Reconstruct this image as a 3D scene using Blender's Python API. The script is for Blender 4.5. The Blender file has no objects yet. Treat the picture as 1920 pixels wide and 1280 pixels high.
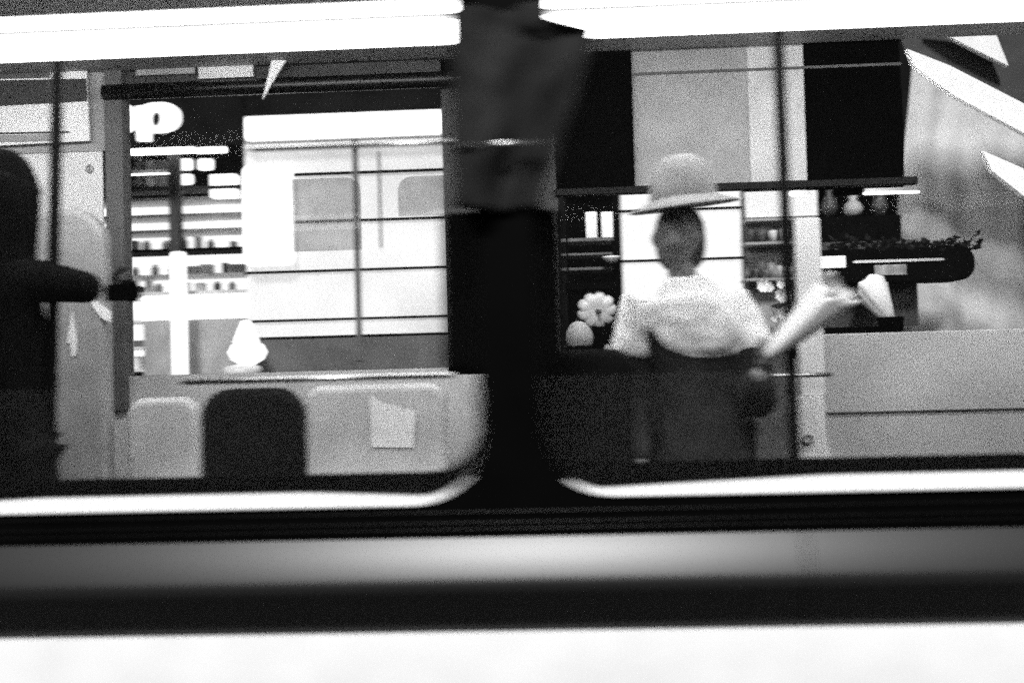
import bpy, bmesh, math, random
from mathutils import Vector, Matrix
R = math.radians
random.seed(7)
scn = bpy.context.scene
col = scn.collection

# ------------------------------------------------------------------ camera, sky, sun, exposure
CAM = Vector((0.0, -2.05, 1.45))
F_PX = 1867.0
ROT = Matrix.Rotation(R(2.5), 3, 'Z') @ Matrix.Rotation(R(90 + 1.5), 3, 'X') @ Matrix.Rotation(R(-1.53), 3, 'Z')
cam_d = bpy.data.cameras.new('camera')
cam_d.sensor_width = 36.0
cam_d.lens = 36.0 * F_PX / 1920.0
cam_d.clip_start = 0.05
cam_d.clip_end = 500.0
cam_d.dof.use_dof = True
cam_d.dof.focus_distance = 5.0
cam_d.dof.aperture_fstop = 1.7
cam_d.dof.aperture_ratio = 0.23         # anamorphic lens: defocus spreads sideways
cam = bpy.data.objects.new('camera', cam_d)
cam.matrix_world = Matrix.Translation(CAM) @ ROT.to_4x4()
col.objects.link(cam)
scn.camera = cam

SUN_EL, SUN_AZ = 38.0, 0.0     # from behind the camera
w = bpy.data.worlds.new('World'); scn.world = w; w.use_nodes = True
nt = w.node_tree; nt.nodes.clear()
wo = nt.nodes.new('ShaderNodeOutputWorld'); bg = nt.nodes.new('ShaderNodeBackground')
sky = nt.nodes.new('ShaderNodeTexSky'); sky.sky_type = 'NISHITA'; sky.sun_disc = False
sky.sun_elevation = R(SUN_EL); sky.sun_rotation = R(180)
bw = nt.nodes.new('ShaderNodeRGBToBW')
nt.links.new(sky.outputs[0], bw.inputs[0]); nt.links.new(bw.outputs[0], bg.inputs[0])
nt.links.new(bg.outputs[0], wo.inputs[0]); bg.inputs[1].default_value = 0.004

sl = bpy.data.lights.new('sun', 'SUN'); sl.energy = 4.5; sl.angle = R(11); sl.color = (1, 1, 1)
sun = bpy.data.objects.new('sun', sl); col.objects.link(sun)
sd = Vector((0.03, math.cos(R(SUN_EL)), -math.sin(R(SUN_EL))))
sun.rotation_euler = sd.to_track_quat('-Z', 'Y').to_euler()
sun.location = (0, -20, 16)

scn.view_settings.view_transform = 'Standard'
scn.view_settings.look = 'None'
scn.view_settings.gamma = 1.0
scn.view_settings.exposure = 0.0
scn.view_settings.use_curve_mapping = False
scn.render.engine = 'CYCLES'
scn.cycles.use_denoising = False
scn.cycles.use_adaptive_sampling = True
scn.cycles.adaptive_threshold = 0.05
scn.cycles.adaptive_min_samples = 16
scn.cycles.max_bounces = 5
scn.cycles.transparent_max_bounces = 24
scn.cycles.caustics_reflective = False
scn.cycles.caustics_refractive = False
scn.cycles.sample_clamp_indirect = 4.0
scn.render.film_transparent = False

# ------------------------------------------------------------------ pixel (1920x1280) -> point on the plane y = Y
def P(px, py, Y):
    d = ROT @ Vector(((px - 960.0) / F_PX, -(py - 640.0) / F_PX, -1.0))
    t = (Y - CAM.y) / d.y
    return CAM + d * t

def WR(x0, y0, x1, y1, Y):
    """world-aligned rectangle (X0, Z0, X1, Z1) whose mid-edges are at those pixels"""
    ym, xm = (y0 + y1) / 2, (x0 + x1) / 2
    a, b = P(x0, ym, Y), P(x1, ym, Y)
    t, u = P(xm, y0, Y), P(xm, y1, Y)
    return a.x, u.z, b.x, t.z

# ------------------------------------------------------------------ materials (all grey: the place is shown in black and white)
def mat(name, c, rough=0.6, metal=0.0, var=0.25, scale=9.0, bump=0.0, spec=0.5, coat=0.0, stretch=(1, 1, 1)):
    m = bpy.data.materials.new(name); m.use_nodes = True
    n = m.node_tree; b = n.nodes['Principled BSDF']
    b.inputs['Roughness'].default_value = rough; b.inputs['Metallic'].default_value = metal
    b.inputs['Specular IOR Level'].default_value = spec
    b.inputs['Coat Weight'].default_value = coat
    tc = n.nodes.new('ShaderNodeTexCoord'); mp = n.nodes.new('ShaderNodeMapping')
    mp.inputs['Scale'].default_value = stretch
    nz = n.nodes.new('ShaderNodeTexNoise'); nz.inputs['Scale'].default_value = scale; nz.inputs['Detail'].default_value = 5
    mr = n.nodes.new('ShaderNodeMapRange')
    mr.inputs['From Min'].default_value = 0.3; mr.inputs['From Max'].default_value = 0.7
    mr.inputs['To Min'].default_value = c * (1 - var); mr.inputs['To Max'].default_value = min(0.9, c * (1 + var))
    n.links.new(tc.outputs['Object'], mp.inputs[0]); n.links.new(mp.outputs[0], nz.inputs['Vector'])
    n.links.new(nz.outputs['Fac'], mr.inputs['Value'])
    n.links.new(mr.outputs[0], b.inputs['Base Color'])
    if bump:
        n2 = n.nodes.new('ShaderNodeTexNoise'); n2.inputs['Scale'].default_value = scale * 14; n2.inputs['Detail'].default_value = 4
        bp = n.nodes.new('ShaderNodeBump'); bp.inputs['Strength'].default_value = bump; bp.inputs['Distance'].default_value = 0.01
        n.links.new(mp.outputs[0], n2.inputs['Vector'])
        n.links.new(n2.outputs['Fac'], bp.inputs['Height']); n.links.new(bp.outputs[0], b.inputs['Normal'])
    return m

def lamp_mat(name, strength, var=0.0, scale=4.0):
    m = bpy.data.materials.new(name); m.use_nodes = True
    n = m.node_tree; b = n.nodes['Principled BSDF']
    b.inputs['Base Color'].default_value = (0.25, 0.25, 0.25, 1)
    b.inputs['Emission Color'].default_value = (1, 1, 1, 1)
    b.inputs['Emission Strength'].default_value = strength
    if var:
        tc = n.nodes.new('ShaderNodeTexCoord')
        nz = n.nodes.new('ShaderNodeTexNoise'); nz.inputs['Scale'].default_value = scale; nz.inputs['Detail'].default_value = 3
        mr = n.nodes.new('ShaderNodeMapRange'); mr.inputs['From Min'].default_value = 0.3; mr.inputs['From Max'].default_value = 0.7
        mr.inputs['To Min'].default_value = strength * (1 - var); mr.inputs['To Max'].default_value = strength * (1 + var)
        n.links.new(tc.outputs['Object'], nz.inputs['Vector']); n.links.new(nz.outputs['Fac'], mr.inputs['Value'])
        n.links.new(mr.outputs[0], b.inputs['Emission Strength'])
    return m

def glass_mat(name, dirt=0.03, dirt_col=0.6, refl=1.0, tint=0.96, scale=5.0):
    m = bpy.data.materials.new(name); m.use_nodes = True
    n = m.node_tree; n.nodes.clear()
    o = n.nodes.new('ShaderNodeOutputMaterial')
    tr = n.nodes.new('ShaderNodeBsdfTransparent'); tr.inputs[0].default_value = (tint, tint, tint, 1)
    gl = n.nodes.new('ShaderNodeBsdfGlossy'); gl.inputs['Roughness'].default_value = 0.02
    df = n.nodes.new('ShaderNodeBsdfDiffuse'); df.inputs[0].default_value = (dirt_col,) * 3 + (1,)
    tl = n.nodes.new('ShaderNodeBsdfTranslucent'); tl.inputs[0].default_value = (dirt_col,) * 3 + (1,)
    ad = n.nodes.new('ShaderNodeMixShader'); ad.inputs[0].default_value = 0.5
    n.links.new(df.outputs[0], ad.inputs[1]); n.links.new(tl.outputs[0], ad.inputs[2])
    fr = n.nodes.new('ShaderNodeFresnel'); fr.inputs[0].default_value = 1.45
    mu = n.nodes.new('ShaderNodeMath'); mu.operation = 'MULTIPLY'; mu.inputs[1].default_value = refl
    n.links.new(fr.outputs[0], mu.inputs[0])
    m1 = n.nodes.new('ShaderNodeMixShader'); n.links.new(mu.outputs[0], m1.inputs[0])
    n.links.new(tr.outputs[0], m1.inputs[1]); n.links.new(gl.outputs[0], m1.inputs[2])
    tc = n.nodes.new('ShaderNodeTexCoord')
    nz = n.nodes.new('ShaderNodeTexNoise'); nz.inputs['Scale'].default_value = scale; nz.inputs['Detail'].default_value = 6
    n.links.new(tc.outputs['Object'], nz.inputs['Vector'])
    mr = n.nodes.new('ShaderNodeMapRange'); mr.inputs['From Min'].default_value = 0.3; mr.inputs['From Max'].default_value = 0.72
    mr.inputs['To Min'].default_value = dirt * 0.55; mr.inputs['To Max'].default_value = dirt * 1.45
    n.links.new(nz.outputs['Fac'], mr.inputs['Value'])
    m2 = n.nodes.new('ShaderNodeMixShader'); n.links.new(mr.outputs[0], m2.inputs[0])
    n.links.new(m1.outputs[0], m2.inputs[1]); n.links.new(ad.outputs[0], m2.inputs[2])
    n.links.new(m2.outputs[0], o.inputs[0])
    return m

M = dict(
    white_paint=mat('white_paint', 0.84, 0.55, var=0.05, bump=0.02),
    black_gloss=mat('black_gloss', 0.0008, 0.37, var=0.3, scale=5, spec=0.55),
    black_skin=mat('black_skin', 0.0015, 0.5, spec=0.02),
    black_matt=mat('black_matt', 0.0015, 0.8, spec=0.008),
    frit=mat('black_frit', 0.002, 0.5, spec=0.01),
    rib=mat('rubber_rib', 0.003, 0.4, spec=0.12),
    alu=mat('pale_alu', 0.78, 0.45, var=0.06, scale=14, stretch=(0.2, 1, 1)),
    pale=mat('pale_laminate', 0.5, 0.5, var=0.14, scale=6, bump=0.03),
    pale2=mat('pale_panel', 0.62, 0.5, var=0.12, scale=5, bump=0.03),
    foot=mat('foot_panel', 0.74, 0.5, var=0.08, scale=6),
    screen=mat('screen_grey', 0.44, 0.5, var=0.2, scale=2.5, bump=0.03),
    grey=mat('mid_grey', 0.28, 0.55, var=0.16, scale=7, bump=0.04),
    dgrey=mat('dark_grey', 0.075, 0.6, var=0.25, scale=7, bump=0.04),
    vdark=mat('charcoal', 0.022, 0.6, var=0.3, scale=7),
    steel=mat('steel', 0.5, 0.3, metal=1.0, var=0.12, scale=12),
    dsteel=mat('dark_pole', 0.003, 0.55, var=0.2, spec=0.04),
    paper=mat('white_paper', 0.82, 0.7, var=0.06, scale=12),
    cloth_c=mat('coat_cloth', 0.016, 0.95, var=0.35, scale=12, bump=0.2, spec=0.05),
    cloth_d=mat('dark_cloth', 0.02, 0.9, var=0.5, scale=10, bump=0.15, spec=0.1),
    cloth_b=mat('black_cloth', 0.006, 0.95, var=0.4, scale=12, bump=0.2, spec=0.02),
    cloth_w=mat('white_wool', 0.85, 0.95, var=0.04, scale=30, bump=0.08, spec=0.1),
    cloth_p=mat('pale_tarp', 0.55, 0.8, var=0.16, scale=4, bump=0.08, spec=0.2),
    hat=mat('pale_felt', 0.27, 0.95, var=0.1, scale=20, bump=0.2, spec=0.1),
    skin=mat('skin', 0.14, 0.55, var=0.12, scale=14),
    hair=mat('hair', 0.015, 0.6, var=0.3, scale=60, stretch=(1, 1, 0.1)),
    seat=mat('seat_plush', 0.09, 0.95, var=0.35, scale=22, bump=0.25, spec=0.1),
    seat_b=mat('seat_plush_black', 0.004, 0.95, var=0.35, scale=22, bump=0.25, spec=0.05),
    facade=mat('dark_facade', 0.007, 0.8, var=0.45, scale=3, bump=0.1, spec=0.03),
    asphalt=mat('asphalt', 0.045, 0.85, var=0.35, scale=4, bump=0.3),
    stone=mat('pavement_stone', 0.2, 0.85, var=0.25, scale=5, bump=0.2),
    squash=mat('pale_squash', 0.7, 0.45, var=0.12, scale=18, bump=0.04),
    stem=mat('stem', 0.08, 0.8),
    black_leaf=mat('black_leaf', 0.006, 0.6, var=0.5, spec=0.05),
    leaf=mat('leaf', 0.06, 0.6, var=0.4),
    petal=mat('petal', 0.75, 0.6, var=0.15),
    goods=mat('goods', 0.25, 0.6, var=0.5, scale=16),
    goods_l=mat('goods_light', 0.6, 0.6, var=0.3, scale=16),
    lamp=lamp_mat('fluorescent', 13.0),
    lamp_s=lamp_mat('shop_tube', 5.0),
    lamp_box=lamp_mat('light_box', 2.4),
    sign=lamp_mat('sign_letter', 2.0),
    bulb=lamp_mat('fill_bulb_glow', 220.0),
    pane_lit=lamp_mat('lit_pane', 0.72, 0.28, 1.3),
    pane_lit2=lamp_mat('lit_pane_bright', 0.95, 0.08, 1.3),
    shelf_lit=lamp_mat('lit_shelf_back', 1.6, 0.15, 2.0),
    glass=glass_mat('window_glass', 0.0008, 0.5, 0.6),
    far_glass=glass_mat('far_glass', 0.003, 0.5, 0.04),
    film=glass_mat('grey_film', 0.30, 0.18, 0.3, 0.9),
)

# ------------------------------------------------------------------ mesh helpers
def link(name, verts, faces, m, parent=None, smooth=False, bevel=0.0, seg=2):
    me = bpy.data.meshes.new(name)
    me.from_pydata([tuple(v) for v in verts], [], faces)
    bm = bmesh.new(); bm.from_mesh(me)
    bmesh.ops.recalc_face_normals(bm, faces=bm.faces)
    bm.to_mesh(me); bm.free()
    if m is not None: me.materials.append(M[m] if isinstance(m, str) else m)
    if smooth:
        for p in me.polygons: p.use_smooth = True
    o = bpy.data.objects.new(name, me); col.objects.link(o)
    if bevel:
        b = o.modifiers.new('bevel', 'BEVEL'); b.width = bevel; b.segments = seg; b.limit_method = 'ANGLE'; b.angle_limit = R(40)
    adopt(o, parent)
    return o

def adopt(o, parent):
    if parent is None: return
    o.parent = parent
    q = parent; mt = Vector((0, 0, 0))
    while q is not None:                    # parents are only ever translated
        mt += q.location; q = q.parent
    o.location = o.location - mt if o.type == 'MESH' else o.location - mt

def thing(name, label, cat, loc=(0, 0, 0), group=None):
    o = bpy.data.objects.new(name, None); col.objects.link(o)
    o.location = loc; o.empty_display_size = 0.1
    o['label'] = label; o['category'] = cat
    if group: o['group'] = group
    return o

def part_empty(name, parent, loc):
    o = bpy.data.objects.new(name, None); col.objects.link(o)
    o.location = loc; o.empty_display_size = 0.05
    adopt(o, parent)
    return o

def tag(o, label, cat, group=None):
    o['label'] = label; o['category'] = cat
    if group: o['group'] = group
    return o

def struct(o):
    o['kind'] = 'structure'; return o

def box(name, x0, z0, x1, z1, Y0, Y1, m, parent=None, bevel=0.0):
    x0, x1 = sorted((x0, x1)); z0, z1 = sorted((z0, z1)); Y0, Y1 = sorted((Y0, Y1))
    v = [(x, y, z) for z in (z0, z1) for y in (Y0, Y1) for x in (x0, x1)]
    f = [(0, 1, 3, 2), (4, 6, 7, 5), (0, 4, 5, 1), (2, 3, 7, 6), (0, 2, 6, 4), (1, 5, 7, 3)]
    return link(name, v, f, m, parent, bevel=bevel)

def pbox(name, x0, y0, x1, y1, Y, d, m, parent=None, bevel=0.0):
    """upright box: pixel rectangle on plane Y, depth d behind it"""
    a = WR(x0, y0, x1, y1, Y)
    return box(name, *a, Y, Y + d, m, parent, bevel)

def prism(name, pts, Y, d, m, parent=None, bevel=0.0, smooth=False):
    """pixel polygon on plane Y, extruded d behind it"""
    q = [P(x, y, Y) for x, y in pts]; n = len(q)
    v = q + [p + Vector((0, d, 0)) for p in q]
    f = [tuple(range(n)), tuple(range(2 * n - 1, n - 1, -1))] + [(i, i + n, (i + 1) % n + n, (i + 1) % n) for i in range(n)]
    return link(name, v, f, m, parent, bevel=bevel)

def rrect(x0, z0, x1, z1, r, seg=8):
    """rounded rectangle, counter-clockwise; r a number or four radii (bl, br, tr, tl)"""
    rs = r if isinstance(r, (list, tuple)) else (r,) * 4
    cs = ((x0, z0, 1, 1, 180), (x1, z0, -1, 1, 270), (x1, z1, -1, -1, 0), (x0, z1, 1, -1, 90))
    out = []
    for (cx, cz, sx, sz, a0), rr in zip(cs, rs):
        for k in range(seg + 1):
            a = R(a0 + 90 * k / seg)
            out.append((cx + sx * rr + rr * math.cos(a), cz + sz * rr + rr * math.sin(a)))
    return out

def plate(name, loop, Y, d, m, parent=None, bevel=0.0):
    n = len(loop)
    v = [(x, Y, z) for x, z in loop] + [(x, Y + d, z) for x, z in loop]
    f = [tuple(range(n)), tuple(range(2 * n - 1, n - 1, -1))] + [(i, i + n, (i + 1) % n + n, (i + 1) % n) for i in range(n)]
    return link(name, v, f, m, parent, bevel=bevel)

def ring(name, outer, inner, Y, d, m, parent=None, bevel=0.0):
    """plate between two loops of the same count"""
    n = len(outer); v = []
    for L in (outer, inner):
        for y in (Y, Y + d): v += [(x, y, z) for x, z in L]
    f = []
    for i in range(n):
        j = (i + 1) % n
        f += [(i, j, 2 * n + j, 2 * n + i), (n + i, 3 * n + i, 3 * n + j, n + j), (i, n + i, n + j, j), (2 * n + i, 2 * n + j, 3 * n + j, 3 * n + i)]
    return link(name, v, f, m, parent, bevel=bevel)

def cell_loop(X0, Z0, X1, Z1, inner):
    """project an inner loop out onto the rectangle (corners included where the corner arcs lie)"""
    out = []
    n = len(inner) // 4
    cor = ((X0, Z0), (X1, Z0), (X1, Z1), (X0, Z1))
    for c in range(4):
        for k in range(n):
            t = k / (n - 1)
            ix, iz = inner[c * n + k]
            cx, cz = cor[c]
            if abs(t - 0.5) < 0.5 / (n - 1) + 1e-6 and k == n // 2: out.append((cx, cz))
            elif (t < 0.5) == (c in (0, 2)): out.append((cx, iz))
            else: out.append((ix, cz))
    return out

def tube(name, pts, r, m, parent=None, seg=12, cap=True):
    pts = [Vector(p) for p in pts]; v = []; f = []
    rs = r if isinstance(r, (list, tuple)) else [r] * len(pts)
    up = Vector((0, 0, 1))
    for i, p in enumerate(pts):
        d = (pts[min(i + 1, len(pts) - 1)] - pts[max(i - 1, 0)]).normalized()
        a = d.cross(up)
        if a.length < 0.05: a = d.cross(Vector((1, 0, 0)))
        a.normalize(); b = d.cross(a).normalized()
        for k in range(seg):
            t = 2 * math.pi * k / seg
            v.append(p + a * math.cos(t) * rs[i] + b * math.sin(t) * rs[i])
    for i in range(len(pts) - 1):
        for k in range(seg):
            j = (k + 1) % seg
            f.append((i * seg + k, i * seg + j, (i + 1) * seg + j, (i + 1) * seg + k))
    if cap:
        f.append(tuple(range(seg))); f.append(tuple(range(len(v) - seg, len(v))))
    return link(name, v, f, m, parent, smooth=False if seg < 8 else True)

def lathe(name, prof, centre, m, parent=None, seg=24, axis=None, fn=None):
    """profile of (radius, height) turned about z (or about axis) through centre; fn(angle, i) scales the radius"""
    c = Vector(centre); v = []; f = []
    q = Vector((0, 0, 1)).rotation_difference(Vector(axis)).to_matrix() if axis else Matrix.Identity(3)
    for i, (r, h) in enumerate(prof):
        for k in range(seg):
            t = 2 * math.pi * k / seg
            s = fn(t, i) if fn else 1.0
            v.append(c + q @ Vector((r * s * math.cos(t), r * s * math.sin(t), h)))
    for i in range(len(prof) - 1):
        for k in range(seg):
            j = (k + 1) % seg
            f.append((i * seg + k, i * seg + j, (i + 1) * seg + j, (i + 1) * seg + k))
    f.append(tuple(range(seg))); f.append(tuple(range(len(v) - seg, len(v))))
    return link(name, v, f, m, parent, smooth=True)

def extrude_x(name, prof, x0, x1, m, parent=None, smooth=True):
    """closed (y, z) profile swept along X"""
    n = len(prof)
    v = [(x0, y, z) for y, z in prof] + [(x1, y, z) for y, z in prof]
    f = [(i, (i + 1) % n, n + (i + 1) % n, n + i) for i in range(n)] + [tuple(range(n)), tuple(range(n, 2 * n))]
    o = link(name, v, f, m, parent, smooth=smooth)
    if smooth:
        for p in o.data.polygons:
            if len(p.vertices) > 4: p.use_smooth = False
        e = o.modifiers.new('split', 'EDGE_SPLIT'); e.split_angle = R(35)
    return o

def zof(py, Y, px=960): return P(px, py, Y).z
def xof(px, Y, py=640): return P(px, py, Y).x

def drape(name, xt, zt, zb, Y, amp, m, parent=None, nx=60, nz=30, seed=1, thick=0.006, folds=5.0):
    """hanging cloth: xt(t) -> (left, right) world x at height fraction t (0 top, 1 bottom)"""
    rnd = random.Random(seed); ph = [rnd.uniform(0, 6.28) for _ in range(6)]
    v = []; f = []
    for j in range(nz + 1):
        t = j / nz; l, r = xt(t); z = zt + (zb - zt) * t
        for i in range(nx + 1):
            u = i / nx
            y = amp * (math.sin(folds * 6.28 * u + ph[0] + 1.5 * math.sin(t * 2 + ph[1])) * 0.6
                       + 0.5 * math.sin(folds * 2.3 * 6.28 * u + ph[2] + 2 * t) * (0.4 + 0.6 * t) + 0.5 * math.sin(3.1 * u + 5 * t + ph[3]) + 0.35 * math.sin(9 * u + 11 * t + ph[5]) * math.sin(5 * t + 4 * u))
            v.append((l + (r - l) * u, Y + y, z + 0.004 * math.sin(9 * u + ph[4])))
    for j in range(nz):
        for i in range(nx):
            a = j * (nx + 1) + i
            f.append((a, a + 1, a + nx + 2, a + nx + 1))
    o = link(name, v, f, m, parent, smooth=True)
    s = o.modifiers.new('thick', 'SOLIDIFY'); s.thickness = thick
    return o

# ================================================================== THE SETTING
def sheet(name, x0, y0, x1, y1, z, m):
    return struct(link(name, [(x0, y0, z), (x1, y0, z), (x1, y1, z), (x0, y1, z)], [(0, 1, 2, 3)], m))
sheet('ground', -150, -150, 150, 150, -0.02, 'asphalt')
sheet('road', -60, -1.2, 60, 3.0, 0.0, 'asphalt')
struct(box('pavement', -60, -0.02, 60, 0.12, -9, -1.2, 'stone', bevel=0.01))
struct(box('pavement', -60, -0.02, 60, 0.12, 3.0, 12.0, 'stone', bevel=0.01))
for y, lab in ((0.40, 'steel rail in the road under the windowed side of the tram'), (1.84, 'steel rail in the road under the shop side of the tram')):
    tag(box('tram_rail', -60, -0.01, 60, 0.012, y, y + 0.06, 'steel'), lab, 'rail', 'tram rails')

# ================================================================== THE TRAM
tram = thing('tram', 'white and black tram passing with lit interior and rounded windows', 'tram', (0, 1.15, 0))
XL, XR = -3.6, 3.6
ZT = 3.15
# --- outer skin with two window openings
zb_cell = zof(985, 0)
zt_cell = zof(-170, 0)
xm = xof(962, 0, 800)
hL = (-1.62, zof(940, 0), xof(905, 0, 800), zof(-110, 0))
hR = (xof(1012, 0, 800), zof(930, 0), 1.62, zof(-110, 0))
for (x0, z0, x1, z1), (c0, c1) in ((hL, (XL, xm)), (hR, (xm, XR))):
    inner = rrect(x0, z0, x1, z1, 0.15, 8)
    outer = cell_loop(c0, zb_cell, c1, zt_cell, inner)
    ring('window_surround', outer, inner, 0.0, 0.05, 'black_skin', tram)
    # black printed border of the glass and the glass itself
    dz = zof(882, 0) - zof(938, 0)
    gi = rrect(x0 + 0.03, z0 + dz, x1 - 0.012, z1 - 0.03, 0.10, 8) if x0 < -1 else rrect(x0 + 0.02, z0 + dz, x1 - 0.03, z1 - 0.03, 0.10, 8)
    pane = plate('window_pane', rrect(x0 + 0.002, z0 + 0.002, x1 - 0.002, z1 - 0.002, 0.148, 8), 0.030, 0.006, 'glass', tram)
    ring('printed_border', rrect(x0 + 0.003, z0 + 0.003, x1 - 0.003, z1 - 0.003, 0.147, 8), gi, 0.0375, 0.003, 'frit', pane)
    # pale sill lip: swells along the bottom, corner taper imitates light falling off
    path = []
    lp = rrect(x0, z0, x1, z1, 0.15, 14)
    n = 15
    seq = [lp[k] for k in range(0, n)] + [(x0 + 0.15 + (x1 - x0 - 0.30) * k / 30, z0) for k in range(1, 30)] + [lp[n + k] for k in range(0, n)]
    v = []; f = []; prof_n = 9
    seq = seq[8:-6]
    for i, (px_, pz_) in enumerate(seq):
        fade = min(1.0, max(0.02, (i + 0.3) / 16.0), max(0.02, (len(seq) - 0.7 - i) / 14.0))
        hgt = 0.030 * (fade ** 0.8)
        # inward normal
        a = seq[max(i - 1, 0)]; b = seq[min(i + 1, len(seq) - 1)]
        tx, tz = b[0] - a[0], b[1] - a[1]; L = math.hypot(tx, tz); nx_, nz_ = -tz / L, tx / L
        for k in range(prof_n):
            s = k / (prof_n - 1)
            off = -0.004 + hgt * s
            out_ = -0.010 * math.cos((s - 0.05) * math.pi / 2) * (0.3 + 0.7 * fade) + 0.026 * s * s
            v.append((px_ + nx_ * off, out_, pz_ + nz_ * off))
    for i in range(len(seq) - 1):
        for k in range(prof_n - 1):
            a = i * prof_n + k
            f.append((a, a + 1, a + prof_n + 1, a + prof_n))
    sill = link('window_sill', v, f, 'alu', tram, smooth=True)
    s_ = sill.modifiers.new('thick', 'SOLIDIFY'); s_.thickness = 0.003; s_.offset = -1
# --- ribs below the windows
for k, py in enumerate((958, 978, 990)):
    z = zof(py, 0)
    tube('trim_rib', [(XL, -0.002, z), (XR, -0.002, z)], 0.0035, 'rib', tram, seg=8)
# --- bulging gloss rail, black recess, white skirt
z1, z2, z3, z4 = zof(1004, 0), zof(1110, 0), zof(1176, 0), zof(1300, 0)
prof = []
N = 22
y = -0.012
for k in range(N + 1):
    t = k / N                                   # top to bottom of the bulge
    if k:
        tm_ = (k - 0.5) / N                     # tilt of the face: leans back above, hangs over below
        th = 27 - 22 * tm_ if tm_ < 0.42 else 17.8 - 230 * (tm_ - 0.42) if tm_ < 0.60 else -23
        y -= math.tan(R(th)) * (z1 - z3) / N
    prof.append((y, z1 + (z3 - z1) * t))
prof += [(0.05, z3), (0.05, z1)]
xj = xof(1507, 0, 1030)
extrude_x('body_rail', prof, XL, xj - 0.002, 'black_gloss', tram)
extrude_x('body_rail', prof, xj + 0.002, XR, 'black_gloss', tram)
box('rail_top', XL, z1 + 0.001, XR, zb_cell - 0.001, 0.0, 0.05, 'black_skin', tram)
yb = prof[N][0]
extrude_x('white_skirt', [(yb - 0.010, z3 - 0.004), (yb - 0.010, z4 - 0.02), (yb + 0.03, 0.62), (0.06, 0.62), (0.06, z3 - 0.004)], XL, XR, 'white_paint', tram)
box('underskirt', XL, 0.22, XR, 0.615, 0.03, 0.08, 'black_matt', tram)
box('upper_panel', XL, zt_cell + 0.001, XR, ZT - 0.1, 0.0, 0.05, 'white_paint', tram)
# --- roof, floor, ceiling, ends, far side
extrude_x('roof', [(0.0, ZT - 0.099), (0.25, ZT + 0.08), (2.05, ZT + 0.08), (2.3, ZT - 0.099)], XL, XR, 'white_paint', tram)
box('floor', XL, 0.22, XR, 0.30, 0.081, 2.22, 'vdark', tram)
box('end_wall', XL - 0.06, 0.22, XL - 0.001, ZT - 0.1, 0.0, 2.3, 'dgrey', tram)
box('end_wall', XR + 0.001, 0.22, XR + 0.06, ZT - 0.1, 0.0, 2.3, 'dgrey', tram)
box('ceiling', XL, 2.80, XR, 2.84, 0.051, 2.22, 'grey', tram)

# --- inner post between the windows
pbox('inner_post', 848, -200, 1026, 84, 0.09, 0.10, 'black_matt', tram, 0.01)
pbox('inner_post', 925, 84, 1010, 1000, 0.052, 0.10, 'black_matt', tram, 0.008)

# --- ceiling light row above the windows (two long diffusers, one thin, one broad)
YL = 0.52
# the row runs the whole length; its heights are set where it passes x = 440 and x = 1475 in the photograph
zt_ = P(440, 22, YL).z; zm_ = P(440, 42, YL).z; zl_ = P(440, 84, YL).z
lr = part_empty('ceiling_light', tram, (0, YL, zl_))
for zlo, zhi in ((zm_ + 0.004, zt_), (zl_, zm_ - 0.004)):
    c = (zlo + zhi) / 2; r = (zhi - zlo) / 2
    pr = [(YL + 0.05 - 0.05 * math.cos(2 * math.pi * k / 16), c - r * math.sin(2 * math.pi * k / 16)) for k in range(16)]
    extrude_x('diffuser', pr, xof(-500, YL, 60), XR - 0.2, 'lamp', lr)
box('light_housing', XL + 0.05, zt_ + 0.003, XR - 0.1, 2.79, YL - 0.02, YL + 0.14, 'pale', tram)

box('light_spine', XL + 0.06, zm_ - 0.003, XR - 0.11, zm_ + 0.003, YL + 0.004, YL + 0.09, 'dgrey', tram)
lr_fill = part_empty('ceiling_light', tram, (0, 1.25, 2.72))  # second row out of view, added to brighten the interior
plate('diffuser', rrect(XL + 0.3, 2.665, XR - 0.3, 2.775, 0.03, 4), 1.10, 0.20, 'lamp', lr_fill)
box('tray', XL + 0.28, 2.776, XR - 0.28, 2.799, 1.12, 1.38, 'pale', lr_fill)
# --- far side wall
YF = 2.24
xa, xb = XL, XR
z_lo = P(420, 700, YF).z
box('far_lower_wall', XL, 0.301, XR, z_lo, YF, YF + 0.06, 'pale', tram)
box('outer_far_skin', XL, 0.22, XR, z_lo - 0.001, YF + 0.0605, YF + 0.07, 'white_paint', tram)
box('far_upper_wall', XL, P(500, 150, YF).z, xof(1045, YF, 200), 2.799, YF, YF + 0.06, 'vdark', tram)
# header rail with highlight on the left
zz = P(500, 166, YF).z
tube('header_rail', [(xof(200, YF, 170), YF - 0.03, zz), (xof(1040, YF, 170), YF - 0.03, zz)], 0.034, 'black_gloss', tram, seg=20)
# posts
pbox('far_post', 198, 70, 232, 770, YF - 0.03, 0.09, 'dgrey', tram, 0.006)
pbox('far_post', 832, 60, 1046, 700, YF, 0.06, 'vdark', tram)
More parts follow.
